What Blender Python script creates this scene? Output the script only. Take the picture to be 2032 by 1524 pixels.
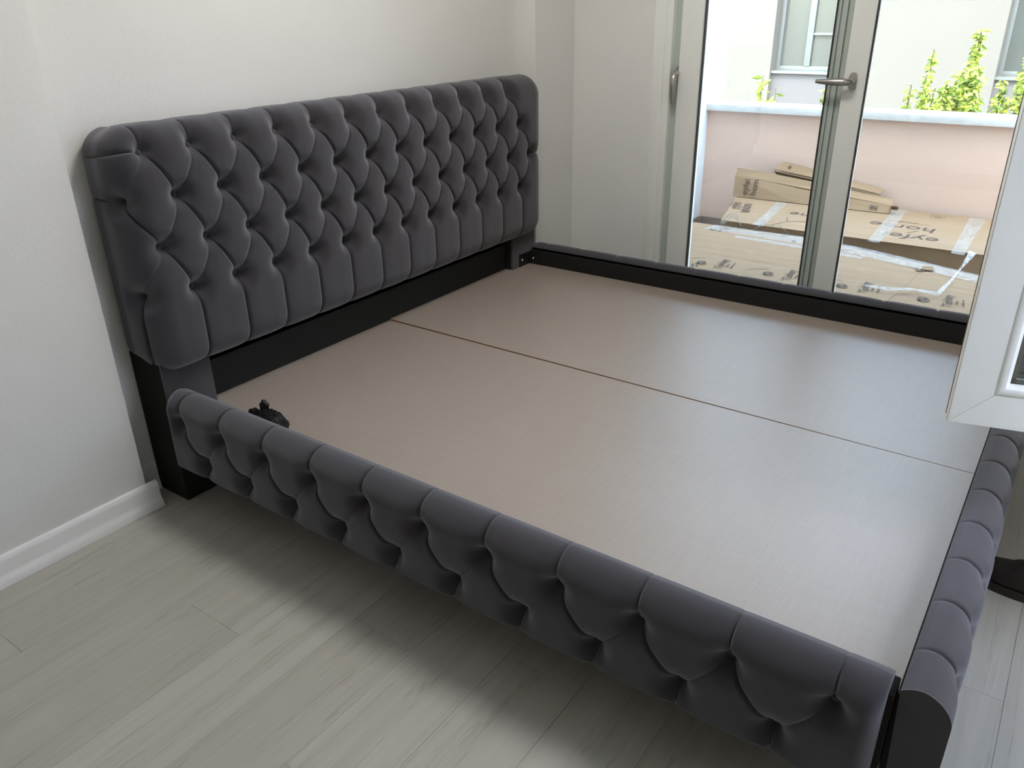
import bpy, bmesh, math, random
import numpy as np
from mathutils import Vector, Matrix

random.seed(7)
rng = np.random.default_rng(7)
scene = bpy.context.scene
for o in list(bpy.data.objects):
    bpy.data.objects.remove(o)
COL = scene.collection

# ------------------------------------------------------------------ camera
cam_data = bpy.data.cameras.new('camera')
cam = bpy.data.objects.new('camera', cam_data)
COL.objects.link(cam)
YAW, PIT, ROL, FPX = 0.6244, 0.4422, -0.0180, 1583.87
_f = Vector((-math.sin(YAW) * math.cos(PIT), math.cos(YAW) * math.cos(PIT), -math.sin(PIT)))
_r = Vector((math.cos(YAW), math.sin(YAW), 0))
_u = _r.cross(_f)
_r2 = math.cos(ROL) * _r + math.sin(ROL) * _u
_u2 = -math.sin(ROL) * _r + math.cos(ROL) * _u
m = Matrix((_r2, _u2, -_f)).transposed().to_4x4()
m.translation = Vector((2.0674, -1.1691, 1.3673))
cam.matrix_world = m
cam_data.sensor_width = 36.0
cam_data.sensor_fit = 'HORIZONTAL'
cam_data.lens = FPX / 2032.0 * 36.0
cam_data.clip_start = 0.02
cam_data.clip_end = 200
scene.camera = cam

# ------------------------------------------------------------------ world, sun, added fill strength, exposure
world = bpy.data.worlds.new('sky')
scene.world = world
world.use_nodes = True
wn = world.node_tree.nodes
wl = world.node_tree.links
wn.clear()
w_out = wn.new('ShaderNodeOutputWorld')
w_bg = wn.new('ShaderNodeBackground')
w_sky = wn.new('ShaderNodeTexSky')
w_sky.sky_type = 'NISHITA'
w_sky.sun_disc = False
w_sky.sun_elevation = math.radians(58)
w_sky.sun_rotation = math.radians(170)
w_sky.air_density = 1.0
w_sky.dust_density = 1.5
w_sky.ozone_density = 1.0
w_bg.inputs['Strength'].default_value = 3.0
w_hs = wn.new('ShaderNodeHueSaturation')
w_hs.inputs['Saturation'].default_value = 0.7
wl.new(w_sky.outputs[0], w_hs.inputs['Color'])
wl.new(w_hs.outputs[0], w_bg.inputs[0])
wl.new(w_bg.outputs[0], w_out.inputs[0])

sun_data = bpy.data.lights.new('sun', 'SUN')
sun_data.energy = 3.0
sun_data.angle = math.radians(0.6)
sun_data.color = (1.0, 0.95, 0.86)
sun = bpy.data.objects.new('sun', sun_data)
COL.objects.link(sun)
sun.rotation_euler = Vector((-0.12, 0.52, -0.86)).to_track_quat('-Z', 'Y').to_euler()


FILL_STRENGTH = 19.0

scene.view_settings.view_transform = 'Standard'
scene.view_settings.look = 'None'
scene.view_settings.gamma = 1.0
scene.view_settings.exposure = 0.42
scene.view_settings.use_curve_mapping = False
scene.cycles.max_bounces = 8
scene.cycles.diffuse_bounces = 5
scene.cycles.transparent_max_bounces = 16
scene.cycles.sample_clamp_indirect = 8.0
scene.cycles.caustics_reflective = False
scene.cycles.caustics_refractive = False


# ------------------------------------------------------------------ materials
def mat(name, color, rough=0.6, metal=0.0, sheen=0.0, spec=0.5, coat=0.0):
    M = bpy.data.materials.new(name)
    M.use_nodes = True
    b = M.node_tree.nodes['Principled BSDF']
    b.inputs['Base Color'].default_value = (*color, 1)
    b.inputs['Roughness'].default_value = rough
    b.inputs['Metallic'].default_value = metal
    b.inputs['Specular IOR Level'].default_value = spec
    if sheen:
        b.inputs['Sheen Weight'].default_value = sheen
        b.inputs['Sheen Roughness'].default_value = 0.62
    if coat:
        b.inputs['Coat Weight'].default_value = coat
        b.inputs['Coat Roughness'].default_value = 0.2
    return M


def nt(M):
    return M.node_tree.nodes, M.node_tree.links, M.node_tree.nodes['Principled BSDF']


def tex_coord(M, kind='Object', scale=(1, 1, 1), rnd=False):
    n, l, b = nt(M)
    tc = n.new('ShaderNodeTexCoord')
    mp = n.new('ShaderNodeMapping')
    mp.inputs['Scale'].default_value = scale
    if rnd:
        oi = n.new('ShaderNodeObjectInfo')
        ml = n.new('ShaderNodeMath')
        ml.operation = 'MULTIPLY'
        ml.inputs[1].default_value = 57.0
        l.new(oi.outputs['Random'], ml.inputs[0])
        ad = n.new('ShaderNodeVectorMath')
        ad.operation = 'ADD'
        l.new(tc.outputs[kind], ad.inputs[0])
        l.new(ml.outputs[0], ad.inputs[1])
        l.new(ad.outputs[0], mp.inputs['Vector'])
    else:
        l.new(tc.outputs[kind], mp.inputs['Vector'])
    return mp.outputs['Vector']


def noise(M, vec, scale, detail=4, rough=0.5, dist=0.0):
    n, l, b = nt(M)
    t = n.new('ShaderNodeTexNoise')
    t.inputs['Scale'].default_value = scale
    t.inputs['Detail'].default_value = detail
    t.inputs['Roughness'].default_value = rough
    t.inputs['Distortion'].default_value = dist
    l.new(vec, t.inputs['Vector'])
    return t.outputs['Fac']


def ramp(M, fac, stops):
    n, l, b = nt(M)
    r = n.new('ShaderNodeValToRGB')
    e = r.color_ramp.elements
    while len(e) < len(stops):
        e.new(0.5)
    for i, (p, c) in enumerate(stops):
        e[i].position = p
        e[i].color = (*c, 1) if len(c) == 3 else c
    l.new(fac, r.inputs['Fac'])
    return r.outputs['Color']


def mixc(M, fac, a, b_, mode='MIX'):
    n, l, b = nt(M)
    x = n.new('ShaderNodeMix')
    x.data_type = 'RGBA'
    x.blend_type = mode
    for sock, v in ((x.inputs['Factor'], fac), (x.inputs['A'], a), (x.inputs['B'], b_)):
        pass
    ins = [s for s in x.inputs if s.type == 'RGBA']
    fs = [s for s in x.inputs if s.type == 'VALUE'][0]
    for s, v in ((fs, fac), (ins[0], a), (ins[1], b_)):
        if hasattr(v, 'links') or hasattr(v, 'is_output'):
            l.new(v, s)
        elif isinstance(v, (int, float)):
            s.default_value = v
        else:
            s.default_value = (*v, 1)
    return [s for s in x.outputs if s.type == 'RGBA'][0]


def bump(M, height, strength=0.3, dist=0.01):
    n, l, b = nt(M)
    bp = n.new('ShaderNodeBump')
    bp.inputs['Strength'].default_value = strength
    bp.inputs['Distance'].default_value = dist
    l.new(height, bp.inputs['Height'])
    l.new(bp.outputs['Normal'], b.inputs['Normal'])


def setc(M, col):
    n, l, b = nt(M)
    l.new(col, b.inputs['Base Color'])


# painted plaster
def plaster(name, c, s=110, st=0.28):
    M = mat(name, c, 0.85, spec=0.25)
    v = tex_coord(M)
    f = noise(M, v, s, 5, 0.6)
    f2 = noise(M, v, 3.0, 2)
    setc(M, mixc(M, f2, tuple(x * 0.97 for x in c), tuple(min(1, x * 1.02) for x in c)))
    bump(M, f, st, 0.004)
    return M


M_wall = plaster('wall_paint', (0.80, 0.79, 0.765))
M_ceiling = plaster('ceiling_paint', (0.85, 0.85, 0.84))
M_trim = mat('white_trim', (0.80, 0.81, 0.80), 0.38)
M_pvc = mat('white_pvc', (0.89, 0.89, 0.84), 0.3)
M_pvc_shade = mat('pvc_painted_shade', (0.50, 0.55, 0.51), 0.45)  # door profile with the shade of its recess put into the colour
M_gasket = mat('black_gasket', (0.02, 0.022, 0.025), 0.5)
M_alu = mat('brushed_nickel', (0.52, 0.50, 0.47), 0.36, 1.0)
M_chrome = mat('zinc_bolt', (0.75, 0.75, 0.75), 0.25, 1.0)
M_black = mat('black_liner', (0.017, 0.017, 0.016), 0.9, spec=0.2)
M_felt = mat('black_felt', (0.026, 0.027, 0.025), 0.95, spec=0.15)
M_blackpl = mat('black_plastic', (0.010, 0.011, 0.012), 0.28)
bump(M_blackpl, noise(M_blackpl, tex_coord(M_blackpl), 90, 3, 0.6, 1.0), 0.6, 0.004)
M_underside = mat('dark_board', (0.012, 0.012, 0.012), 0.9)

# velvet
M_velvet = mat('charcoal_velvet', (0.040, 0.037, 0.041), 0.9, sheen=0.52, spec=0.08)
n_, l_, b_ = nt(M_velvet)
b_.inputs['Sheen Tint'].default_value = (0.70, 0.69, 0.75, 1)
v_ = tex_coord(M_velvet)
f_ = noise(M_velvet, v_, 14, 5, 0.6)
f2_ = noise(M_velvet, v_, 420, 3, 0.7)
setc(M_velvet, mixc(M_velvet, f_, (0.026, 0.024, 0.027), (0.038, 0.035, 0.039)))
bump(M_velvet, f2_, 0.12, 0.001)
M_seam = mat('dark_thread', (0.012, 0.011, 0.013), 0.9, spec=0.1)

# deck board with woven print
M_deck = mat('taupe_board', (0.2, 0.17, 0.14), 0.42, spec=1.0)
v1 = tex_coord(M_deck, scale=(9, 420, 1))
v2 = tex_coord(M_deck, scale=(420, 9, 1))
a_ = noise(M_deck, v1, 1.0, 3, 0.6)
c_ = noise(M_deck, v2, 1.0, 3, 0.6)
g_ = mixc(M_deck, 0.5, a_, c_)
setc(M_deck, ramp(M_deck, g_, [(0.33, (0.295, 0.242, 0.203)), (0.68, (0.345, 0.29, 0.245))]))
bump(M_deck, g_, 0.05, 0.001)
M_deckedge = mat('board_edge', (0.30, 0.18, 0.09), 0.8)

# laminate planks
M_plank = mat('pale_laminate', (0.5, 0.48, 0.43), 0.42, spec=0.45)
va = tex_coord(M_plank, scale=(34, 0.9, 1), rnd=True)
vb = tex_coord(M_plank, scale=(8, 0.30, 1), rnd=True)
vc = tex_coord(M_plank, scale=(90, 5, 1), rnd=True)
na = noise(M_plank, va, 1.0, 6, 0.6, 0.4)
nb = noise(M_plank, vb, 1.0, 6, 0.62, 0.25)
nc = noise(M_plank, vc, 1.0, 3, 0.6)
c1 = ramp(M_plank, na, [(0.30, (0.41, 0.398, 0.356)), (0.70, (0.475, 0.462, 0.42))])
crk = ramp(M_plank, nb, [(0.0, (1, 1, 1)), (0.490, (1, 1, 1)), (0.497, (0.80, 0.785, 0.75)), (0.504, (1, 1, 1)), (1.0, (1, 1, 1))])
c2 = mixc(M_plank, 1.0, c1, crk, 'MULTIPLY')
fine = ramp(M_plank, nc, [(0.3, (0.96, 0.96, 0.955)), (0.7, (1.03, 1.03, 1.03))])
c3 = mixc(M_plank, 1.0, c2, fine, 'MULTIPLY')
oi_ = M_plank.node_tree.nodes.new('ShaderNodeObjectInfo')
tone = ramp(M_plank, oi_.outputs['Random'], [(0.0, (0.95, 0.945, 0.93)), (1.0, (1.04, 1.04, 1.04))])
setc(M_plank, mixc(M_plank, 1.0, c3, tone, 'MULTIPLY'))
bump(M_plank, nb, 0.08, 0.002)
M_subfloor = mat('subfloor', (0.16, 0.14, 0.11), 0.9)

# exterior
M_pink = plaster('pink_render', (0.63, 0.45, 0.365), 90, 0.35)
M_extwhite = plaster('white_render', (0.62, 0.62, 0.62), 90, 0.3)
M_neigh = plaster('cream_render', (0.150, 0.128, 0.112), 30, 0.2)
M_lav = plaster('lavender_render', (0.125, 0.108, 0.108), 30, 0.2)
M_marble = mat('white_marble', (0.68, 0.67, 0.66), 0.35)
v_ = tex_coord(M_marble)
f_ = noise(M_marble, v_, 6, 6, 0.65, 1.5)
setc(M_marble, ramp(M_marble, f_, [(0.35, (0.50, 0.49, 0.47)), (0.55, (0.60, 0.58, 0.56))]))
M_tile = mat('taupe_tile', (0.22, 0.17, 0.14), 0.4)
M_grout = mat('grout', (0.5, 0.47, 0.44), 0.9)
M_card = mat('cardboard', (0.22, 0.16, 0.11), 0.85, spec=0.2)
v_ = tex_coord(M_card, scale=(3, 60, 3))
f_ = noise(M_card, v_, 1.0, 4, 0.6)
setc(M_card, ramp(M_card, f_, [(0.3, (0.235, 0.152, 0.088)), (0.7, (0.285, 0.19, 0.115))]))
M_ink = mat('brown_ink', (0.045, 0.028, 0.018), 0.8)
M_torn = mat('torn_card', (0.12, 0.065, 0.032), 0.95)
M_leaf = mat('leaf_green', (0.30, 0.40, 0.05), 0.5)
nl, ll, bl = nt(M_leaf)
bl.inputs['Subsurface Weight'].default_value = 0.0
oi2 = nl.new('ShaderNodeNewGeometry')
setc(M_leaf, ramp(M_leaf, oi2.outputs['Random Per Island'], [(0.0, (0.10, 0.19, 0.03)), (0.45, (0.34, 0.42, 0.05)), (1.0, (0.55, 0.55, 0.10))]))
M_stem = mat('stem_brown', (0.12, 0.09, 0.05), 0.9)
M_ground = mat('garden_ground', (0.20, 0.20, 0.12), 0.95)
M_shoe = mat('dark_leather', (0.014, 0.010, 0.008), 0.55)
v_ = tex_coord(M_shoe)
bump(M_shoe, noise(M_shoe, v_, 60, 4, 0.6), 0.35, 0.004)
M_sole = mat('rubber_sole', (0.025, 0.019, 0.015), 0.8)


def glassy(name, tint, refl):
    M = bpy.data.materials.new(name)
    M.use_nodes = True
    n, l = M.node_tree.nodes, M.node_tree.links
    n.clear()
    out = n.new('ShaderNodeOutputMaterial')
    tr = n.new('ShaderNodeBsdfTransparent')
    tr.inputs['Color'].default_value = (*tint, 1)
    gl = n.new('ShaderNodeBsdfGlossy')
    gl.inputs['Roughness'].default_value = 0.02
    lw = n.new('ShaderNodeFresnel')
    lw.inputs['IOR'].default_value = refl
    mx = n.new('ShaderNodeMixShader')
    l.new(lw.outputs[0], mx.inputs[0])
    l.new(tr.outputs[0], mx.inputs[1])
    l.new(gl.outputs[0], mx.inputs[2])
    l.new(mx.outputs[0], out.inputs['Surface'])
    return M


M_glass = glassy('window_glass', (0.90, 0.93, 0.92), 1.45)
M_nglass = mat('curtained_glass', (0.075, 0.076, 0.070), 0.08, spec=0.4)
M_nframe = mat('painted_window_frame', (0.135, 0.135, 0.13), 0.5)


def filmy(name, col, alpha):
    M = mat(name, col, 0.25, spec=0.8)
    n, l, b = nt(M)
    v = tex_coord(M, scale=(8, 8, 8))
    f = noise(M, v, 5.0, 5, 0.7, 1.0)
    mr = n.new('ShaderNodeMapRange')
    mr.inputs['From Min'].default_value = 0.3
    mr.inputs['From Max'].default_value = 0.7
    mr.inputs['To Min'].default_value = alpha - 0.25
    mr.inputs['To Max'].default_value = min(1, alpha + 0.25)
    l.new(f, mr.inputs['Value'])
    l.new(mr.outputs[0], b.inputs['Alpha'])
    bump(M, f, 0.5, 0.01)
    return M


M_tape = filmy('clear_tape', (0.60, 0.58, 0.55), 0.30)
M_film = filmy('stretch_film', (0.62, 0.61, 0.60), 0.42)


# ------------------------------------------------------------------ mesh helpers
def link(name, me, material=None, parent=None, loc=None):
    o = bpy.data.objects.new(name, me)
    COL.objects.link(o)
    if material is not None and me is not None and len(me.materials) == 0:
        me.materials.append(material)
    if parent is not None:
        o.parent = parent
    if loc is not None:
        o.location = loc
    return o


def tag(o, label=None, cat=None, group=None, kind=None):
    if label:
        o['label'] = label
    if cat:
        o['category'] = cat
    if group:
        o['group'] = group
    if kind:
        o['kind'] = kind
    return o


def empty(name, loc=(0, 0, 0), rz=0.0):
    o = bpy.data.objects.new(name, None)
    COL.objects.link(o)
    o.location = loc
    o.rotation_euler = (0, 0, rz)
    o.empty_display_size = 0.05
    return o


def smooth(me, angle=None):
    for p in me.polygons:
        p.use_smooth = True
    if angle is not None:
        try:
            me.set_sharp_from_angle(angle=math.radians(angle))
        except Exception:
            pass
    return me


def box_bm(bm, x0, x1, y0, y1, z0, z1, bev=0.0, seg=2):
    r = bmesh.ops.create_cube(bm, size=1.0)
    vs = r['verts']
    for v in vs:
        v.co = Vector(((x0 + x1) / 2 + v.co.x * (x1 - x0), (y0 + y1) / 2 + v.co.y * (y1 - y0), (z0 + z1) / 2 + v.co.z * (z1 - z0)))
    if bev > 0:
        es = list({e for v in vs for e in v.link_edges})
        bmesh.ops.bevel(bm, geom=es, offset=bev, segments=seg, profile=0.6, affect='EDGES')
    return bm


def bm_mesh(bm, name, sm=None):
    me = bpy.data.meshes.new(name)
    bmesh.ops.recalc_face_normals(bm, faces=bm.faces)
    bm.to_mesh(me)
    bm.free()
    if sm is not None:
        smooth(me, sm)
    return me


def box(name, x0, x1, y0, y1, z0, z1, material, parent=None, bev=0.0, seg=2):
    bm = bmesh.new()
    box_bm(bm, x0, x1, y0, y1, z0, z1, bev, seg)
    return link(name, bm_mesh(bm, name, 40 if bev else None), material, parent)


def boxes(name, lst, material, parent=None, bev=0.0):
    bm = bmesh.new()
    for b in lst:
        box_bm(bm, *b, bev)
    return link(name, bm_mesh(bm, name, 40 if bev else None), material, parent)


def prism(name, pts, axis, a0, a1, material, parent=None, sm=None):
    """extrude a closed 2D outline along an axis ('x': pts=(y,z), 'y': pts=(x,z), 'z': pts=(x,y))"""
    bm = bmesh.new()
    rings = []
    for a in (a0, a1):
        ring = []
        for (p, q) in pts:
            co = {'x': (a, p, q), 'y': (p, a, q), 'z': (p, q, a)}[axis]
            ring.append(bm.verts.new(co))
        rings.append(ring)
    n = len(pts)
    for i in range(n):
        bm.faces.new((rings[0][i], rings[0][(i + 1) % n], rings[1][(i + 1) % n], rings[1][i]))
    bm.faces.new(rings[0][::-1])
    bm.faces.new(rings[1])
    return link(name, bm_mesh(bm, name, sm), material, parent)


def tube_bm(bm, pts, radii, seg=12, flat=1.0, up=None):
    """tube through points; flat squeezes the second axis"""
    pts = [Vector(p) for p in pts]
    rings = []
    for i, p in enumerate(pts):
        t = (pts[min(i + 1, len(pts) - 1)] - pts[max(i - 1, 0)]).normalized()
        ref = Vector(up) if up else Vector((0, 0, 1))
        if abs(t.dot(ref)) > 0.97:
            ref = Vector((0, 1, 0)) if not up else Vector((1, 0, 0))
        a = t.cross(ref).normalized()
        b = a.cross(t).normalized()
        r = radii[i] if hasattr(radii, '__len__') else radii
        rings.append([bm.verts.new(p + a * r * math.cos(2 * math.pi * k / seg) + b * r * flat * math.sin(2 * math.pi * k / seg)) for k in range(seg)])
    for i in range(len(rings) - 1):
        for k in range(seg):
            bm.faces.new((rings[i][k], rings[i][(k + 1) % seg], rings[i + 1][(k + 1) % seg], rings[i + 1][k]))
    bm.faces.new(rings[0][::-1])
    bm.faces.new(rings[-1])
    return bm


def tube(name, pts, radii, material, parent=None, seg=12, flat=1.0, up=None):
    bm = bmesh.new()
    tube_bm(bm, pts, radii, seg, flat, up)
    return link(name, bm_mesh(bm, name, 45), material, parent)


# ================================================================== ROOM SHELL
XW, XP = -0.12, -0.02          # recessed headboard wall, proud wall plane
YW = 2.27                      # window wall
XF = 2.65                      # foot wall
YB = -2.3                      # wall behind the camera
ZC = 2.62
T = 0.25
TW = 0.17                      # outer wall with the door

tag(box('wall_head', XW - 0.25, XW, YB - T, YW + T, -0.15, ZC, M_wall), kind='structure',
    label='white plaster wall behind the tufted headboard')
tag(box('wall_head_pier', XW - 0.01, XP - 0.01, YB, -0.152, 0, ZC, M_wall, bev=0.004), kind='structure',
    label='white plaster wall face standing proud left of the headboard')
tag(box('wall_corner_column', XW - 0.01, XP, 1.944, YW + 0.01, 0, ZC, M_wall, bev=0.003), kind='structure',
    label='narrow white corner column between headboard and balcony door')
DX0, DX1, DZ0, DZ1 = 0.385, 2.10, 0.03, 2.25
boxes_ww = [(XW - T, DX0, YW, YW + TW, -0.15, ZC), (DX1, XF + T, YW, YW + TW, -0.15, ZC),
            (DX0, DX1, YW, YW + TW, DZ1, ZC), (DX0, DX1, YW, YW + TW, -0.15, DZ0)]
tag(boxes('wall_window', boxes_ww, M_wall), kind='structure', label='white plaster wall around the balcony door')
# upper storey wall, added out of view to shade the balcony
tag(box('wall_upper_shade', XW - T, XF + T, YW, YW + TW, ZC + 0.12, 5.0, M_extwhite), kind='structure')
WY0, WY1, WZ0, WZ1 = -0.06, 0.70, 0.56, 2.15
boxes_fw = [(XF, XF + T, YB - T, WY0, -0.15, ZC), (XF, XF + T, WY1, YW + T, -0.15, ZC),
            (XF, XF + T, WY0, WY1, -0.15, WZ0), (XF, XF + T, WY0, WY1, WZ1, ZC)]
tag(boxes('wall_foot', boxes_fw, M_wall), kind='structure', label='white plaster wall at the foot of the bed')
tag(box('wall_back', XW - T, XF + T, YB - T, YB, -0.15, ZC, M_wall), kind='structure')
tag(box('ceiling', XW - T, XF + T, YB - T, YW + T, ZC, ZC + 0.12, M_ceiling), kind='structure')

# floor with individual planks
floor = box('floor', XW - 0.01, XF + 0.01, YB - 0.01, YW + 0.01, -0.15, -0.008, M_subfloor)
tag(floor, kind='structure', label='pale grey-beige laminate plank floor')
PW, PL = 0.192, 1.285
plank_cache = {}


def plank_mesh(w, l):
    key = (round(w, 3), round(l, 3))
    if key not in plank_cache:
        bm = bmesh.new()
        box_bm(bm, -w / 2, w / 2, -l / 2, l / 2, -0.008, 0.0)
        top = [e for e in bm.edges if all(v.co.z > -0.001 for v in e.verts)]
        bmesh.ops.bevel(bm, geom=top, offset=0.0007, segments=1, affect='EDGES')
        me = bm_mesh(bm, 'plank')
        me.materials.append(M_plank)
        plank_cache[key] = me
    return plank_cache[key]


row_x = XW
offs = [0.30, 0.95, 0.15, 0.62, 1.10, 0.42, 0.80]
ri = 0
while row_x < XF - 0.01:
    w = min(PW, XF - row_x)
    y = YB - offs[ri % 7]
    while y < YW:
        a, b2 = max(y, YB), min(y + PL, YW)
        if b2 - a > 0.02:
            link('plank', plank_mesh(w - 0.0004, b2 - a - 0.0004), None, floor, (row_x + w / 2, (a + b2) / 2, 0))
        y += PL
    row_x += PW
    ri += 1

# baseboards
prof = [(0, 0), (0.022, 0), (0.0215, 0.012), (0.019, 0.022), (0.0145, 0.030), (0.0125, 0.038), (0.0125, 0.068), (0.011, 0.076), (0.007, 0.083), (0, 0.086)]
tag(prism('baseboard_head', [(XP - 0.01 + a, b2 + 0.0005) for a, b2 in prof], 'y', YB, -0.122, M_trim, sm=35), kind='structure',
    label='white moulded skirting board cut off square beside the headboard')
tag(prism('baseboard_recess', [(XW + a * 0.62, b2 * 1.1 + 0.0005) for a, b2 in prof], 'y', -0.150, 1.943, M_trim, sm=35), kind='structure')
tag(prism('baseboard_window', [(YW - a, b2 + 0.0005) for a, b2 in prof], 'x', XP, DX0 - 0.01, M_trim, sm=35), kind='structure')
tag(prism('baseboard_foot', [(XF - a, b2 + 0.0005) for a, b2 in prof], 'y', YB, YW - 0.03, M_trim, sm=35), kind='structure')


# ================================================================== BALCONY DOOR
door = empty('door_1', (1.25, YW, 0))
tag(door, kind='structure', label='white two-leaf glazed balcony door with nickel lever handles')
Minv = Matrix.Translation((-1.25, -YW, 0))


def dpart(o):
    o.data.transform(Minv)
    o.parent = door
    return o


YF = YW - 0.006
# outer frame
dpart(boxes('frame', [(DX0, 0.438, YF, YW + 0.075, DZ0, DZ1), (0.438, 0.470, YF + 0.004, YW + 0.075, DZ0, DZ1),
                      (2.047, DX1, YF, YW + 0.075, DZ0, DZ1), (2.015, 2.047, YF + 0.004, YW + 0.075, DZ0, DZ1),
                      (0.470, 2.015, YF, YW + 0.075, DZ1 - 0.085, DZ1), (0.470, 2.015, YF, YW + 0.075, DZ0, DZ0 + 0.04)], M_pvc, bev=0.003))
# deep rebate at the lock side, carrying the lever
dpart(box('rebate_strip', 0.470, 0.505, YW + 0.030, YW + 0.075, DZ0 + 0.04, DZ1 - 0.085, M_pvc_shade, bev=0.002))


def leaf(name, x0, x1, yf, sw, z0, z1, lw=None, rw=None, depth=0.06, ryf=0.0):
    lw = lw or sw
    rw = rw or sw
    f = boxes(name, [(x0, x0 + lw, yf, yf + depth, z0, z1), (x1 - rw, x1, yf + ryf, yf + depth, z0, z1),
                     (x0 + lw, x1 - rw, yf, yf + depth, z0, z0 + sw), (x0 + lw, x1 - rw, yf, yf + depth, z1 - sw, z1)], M_pvc, bev=0.003)
    dpart(f)
    gx0, gx1, gz0, gz1 = x0 + lw, x1 - rw, z0 + sw, z1 - sw
    g = 0.004
    gk = boxes('gasket', [(gx0, gx0 + g, yf + 0.012, yf + 0.03, gz0, gz1), (gx1 - g, gx1, yf + 0.012, yf + 0.03, gz0, gz1),
                          (gx0, gx1, yf + 0.012, yf + 0.03, gz0, gz0 + g), (gx0, gx1, yf + 0.012, yf + 0.03, gz1 - g, gz1)], M_gasket)
    gk.data.transform(Minv)
    gk.parent = f
    for k in (0, 1):
        pn = box('pane', gx0, gx1, yf + 0.02 + k * 0.018, yf + 0.023 + k * 0.018, gz0, gz1, M_glass)
        pn.data.transform(Minv)
        pn.parent = f
    return f


LZ0, LZ1 = DZ0 + 0.045, DZ1 - 0.09
left_leaf = leaf('left_leaf', 0.503, 1.180, YW + 0.012, 0.098, LZ0, LZ1, rw=0.046, ryf=0.040)
# grooved meeting stile, set back
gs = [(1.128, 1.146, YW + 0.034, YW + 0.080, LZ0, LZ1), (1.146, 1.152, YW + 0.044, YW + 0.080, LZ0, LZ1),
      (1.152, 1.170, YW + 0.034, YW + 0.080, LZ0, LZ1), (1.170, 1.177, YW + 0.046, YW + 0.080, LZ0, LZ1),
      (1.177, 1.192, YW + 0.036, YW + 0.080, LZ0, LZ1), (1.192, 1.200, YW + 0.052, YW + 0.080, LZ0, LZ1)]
dpart(boxes('meeting_stile', gs, M_pvc_shade, bev=0.0015))
right_leaf = leaf('right_leaf', 1.200, 2.010, YW + 0.004, 0.082, LZ0, LZ1)


def lever(name, px, py, pz, direction, plate_w, plate_h, parent):
    """oval plate with a curved lever; direction (dx,dz) of the lever"""
    bm = bmesh.new()
    ring_f, ring_b = [], []
    N = 28
    for k in range(N):
        t = 2 * math.pi * k / N
        cx = math.copysign(abs(math.cos(t)) ** 0.8, math.cos(t)) * plate_w / 2
        cz = math.copysign(abs(math.sin(t)) ** 0.65, math.sin(t)) * plate_h / 2
        ring_b.append(bm.verts.new((px + cx, py, pz + cz)))
        ring_f.append(bm.verts.new((px + cx * 0.92, py - 0.008, pz + cz * 0.95)))
    for k in range(N):
        bm.faces.new((ring_b[k], ring_b[(k + 1) % N], ring_f[(k + 1) % N], ring_f[k]))
    bm.faces.new(ring_f)
    bm.faces.new(ring_b[::-1])
    pl = link('handle_plate', bm_mesh(bm, 'handle_plate', 40), M_alu)
    dx, dz = direction
    pts, rad = [], []
    path = [(0.0, 0.004), (0.0, 0.022), (0.002, 0.036), (0.008, 0.047), (0.022, 0.052), (0.045, 0.053), (0.070, 0.053), (0.092, 0.052), (0.112, 0.050), (0.126, 0.048)]
    rr = [0.011, 0.011, 0.0125, 0.0138, 0.0145, 0.0142, 0.0130, 0.0112, 0.0092, 0.0074]
    for (a, o2), r in zip(path, rr):
        pts.append((px + dx * a, py - o2, pz + dz * a))
        rad.append(r)
    h = tube('lever', pts, rad, M_alu, None, 14, 1.0, up=(0, 0, 1) if abs(dx) > 0.5 else (1, 0, 0))
    h.data.transform(Minv)
    pl.data.transform(Minv)
    pl.parent = door
    h.parent = pl
    pl['label'] = name
    return pl


lever('nickel lever handle turned level', 1.236, YW + 0.004, 1.083, (-1, 0), 0.034, 0.066, right_leaf)
lever('nickel lever handle hanging down in the rebate', 0.497, YW + 0.030, 1.092, (0, -1), 0.024, 0.058, left_leaf)

# ================================================================== WINDOW IN THE FOOT WALL, one sash open
win = empty('window_1', (XF, 0.70, WZ0))
tag(win, kind='structure', label='white casement window whose open sash hangs over the foot of the bed')
winM = Matrix.Translation((-XF, -0.70, -WZ0))


def wpart(o):
    o.data.transform(winM)
    o.parent = win
    return o


wpart(boxes('frame', [(XF + 0.02, XF + 0.09, WY0, WY0 + 0.05, WZ0, WZ1), (XF + 0.02, XF + 0.09, WY1 - 0.05, WY1, WZ0, WZ1),
                      (XF + 0.02, XF + 0.09, WY0 + 0.05, WY1 - 0.05, WZ0, WZ0 + 0.04), (XF + 0.02, XF + 0.09, WY0 + 0.05, WY1 - 0.05, WZ1 - 0.05, WZ1)], M_pvc, bev=0.003))
# open sash, built in its own plane then swung round: u along the sash, n thickness, z up
SU, SH, SD = 0.715, 1.50, 0.026
th = math.radians(13.8)
Ms = winM @ Matrix.Translation((1.950, 0.483, 0.600)) @ Matrix.Rotation(th, 4, 'Z')


def spart(o, parent=win):
    o.data.transform(Ms)
    o.parent = parent
    return o


FW = 0.070
bm = bmesh.new()
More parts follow.
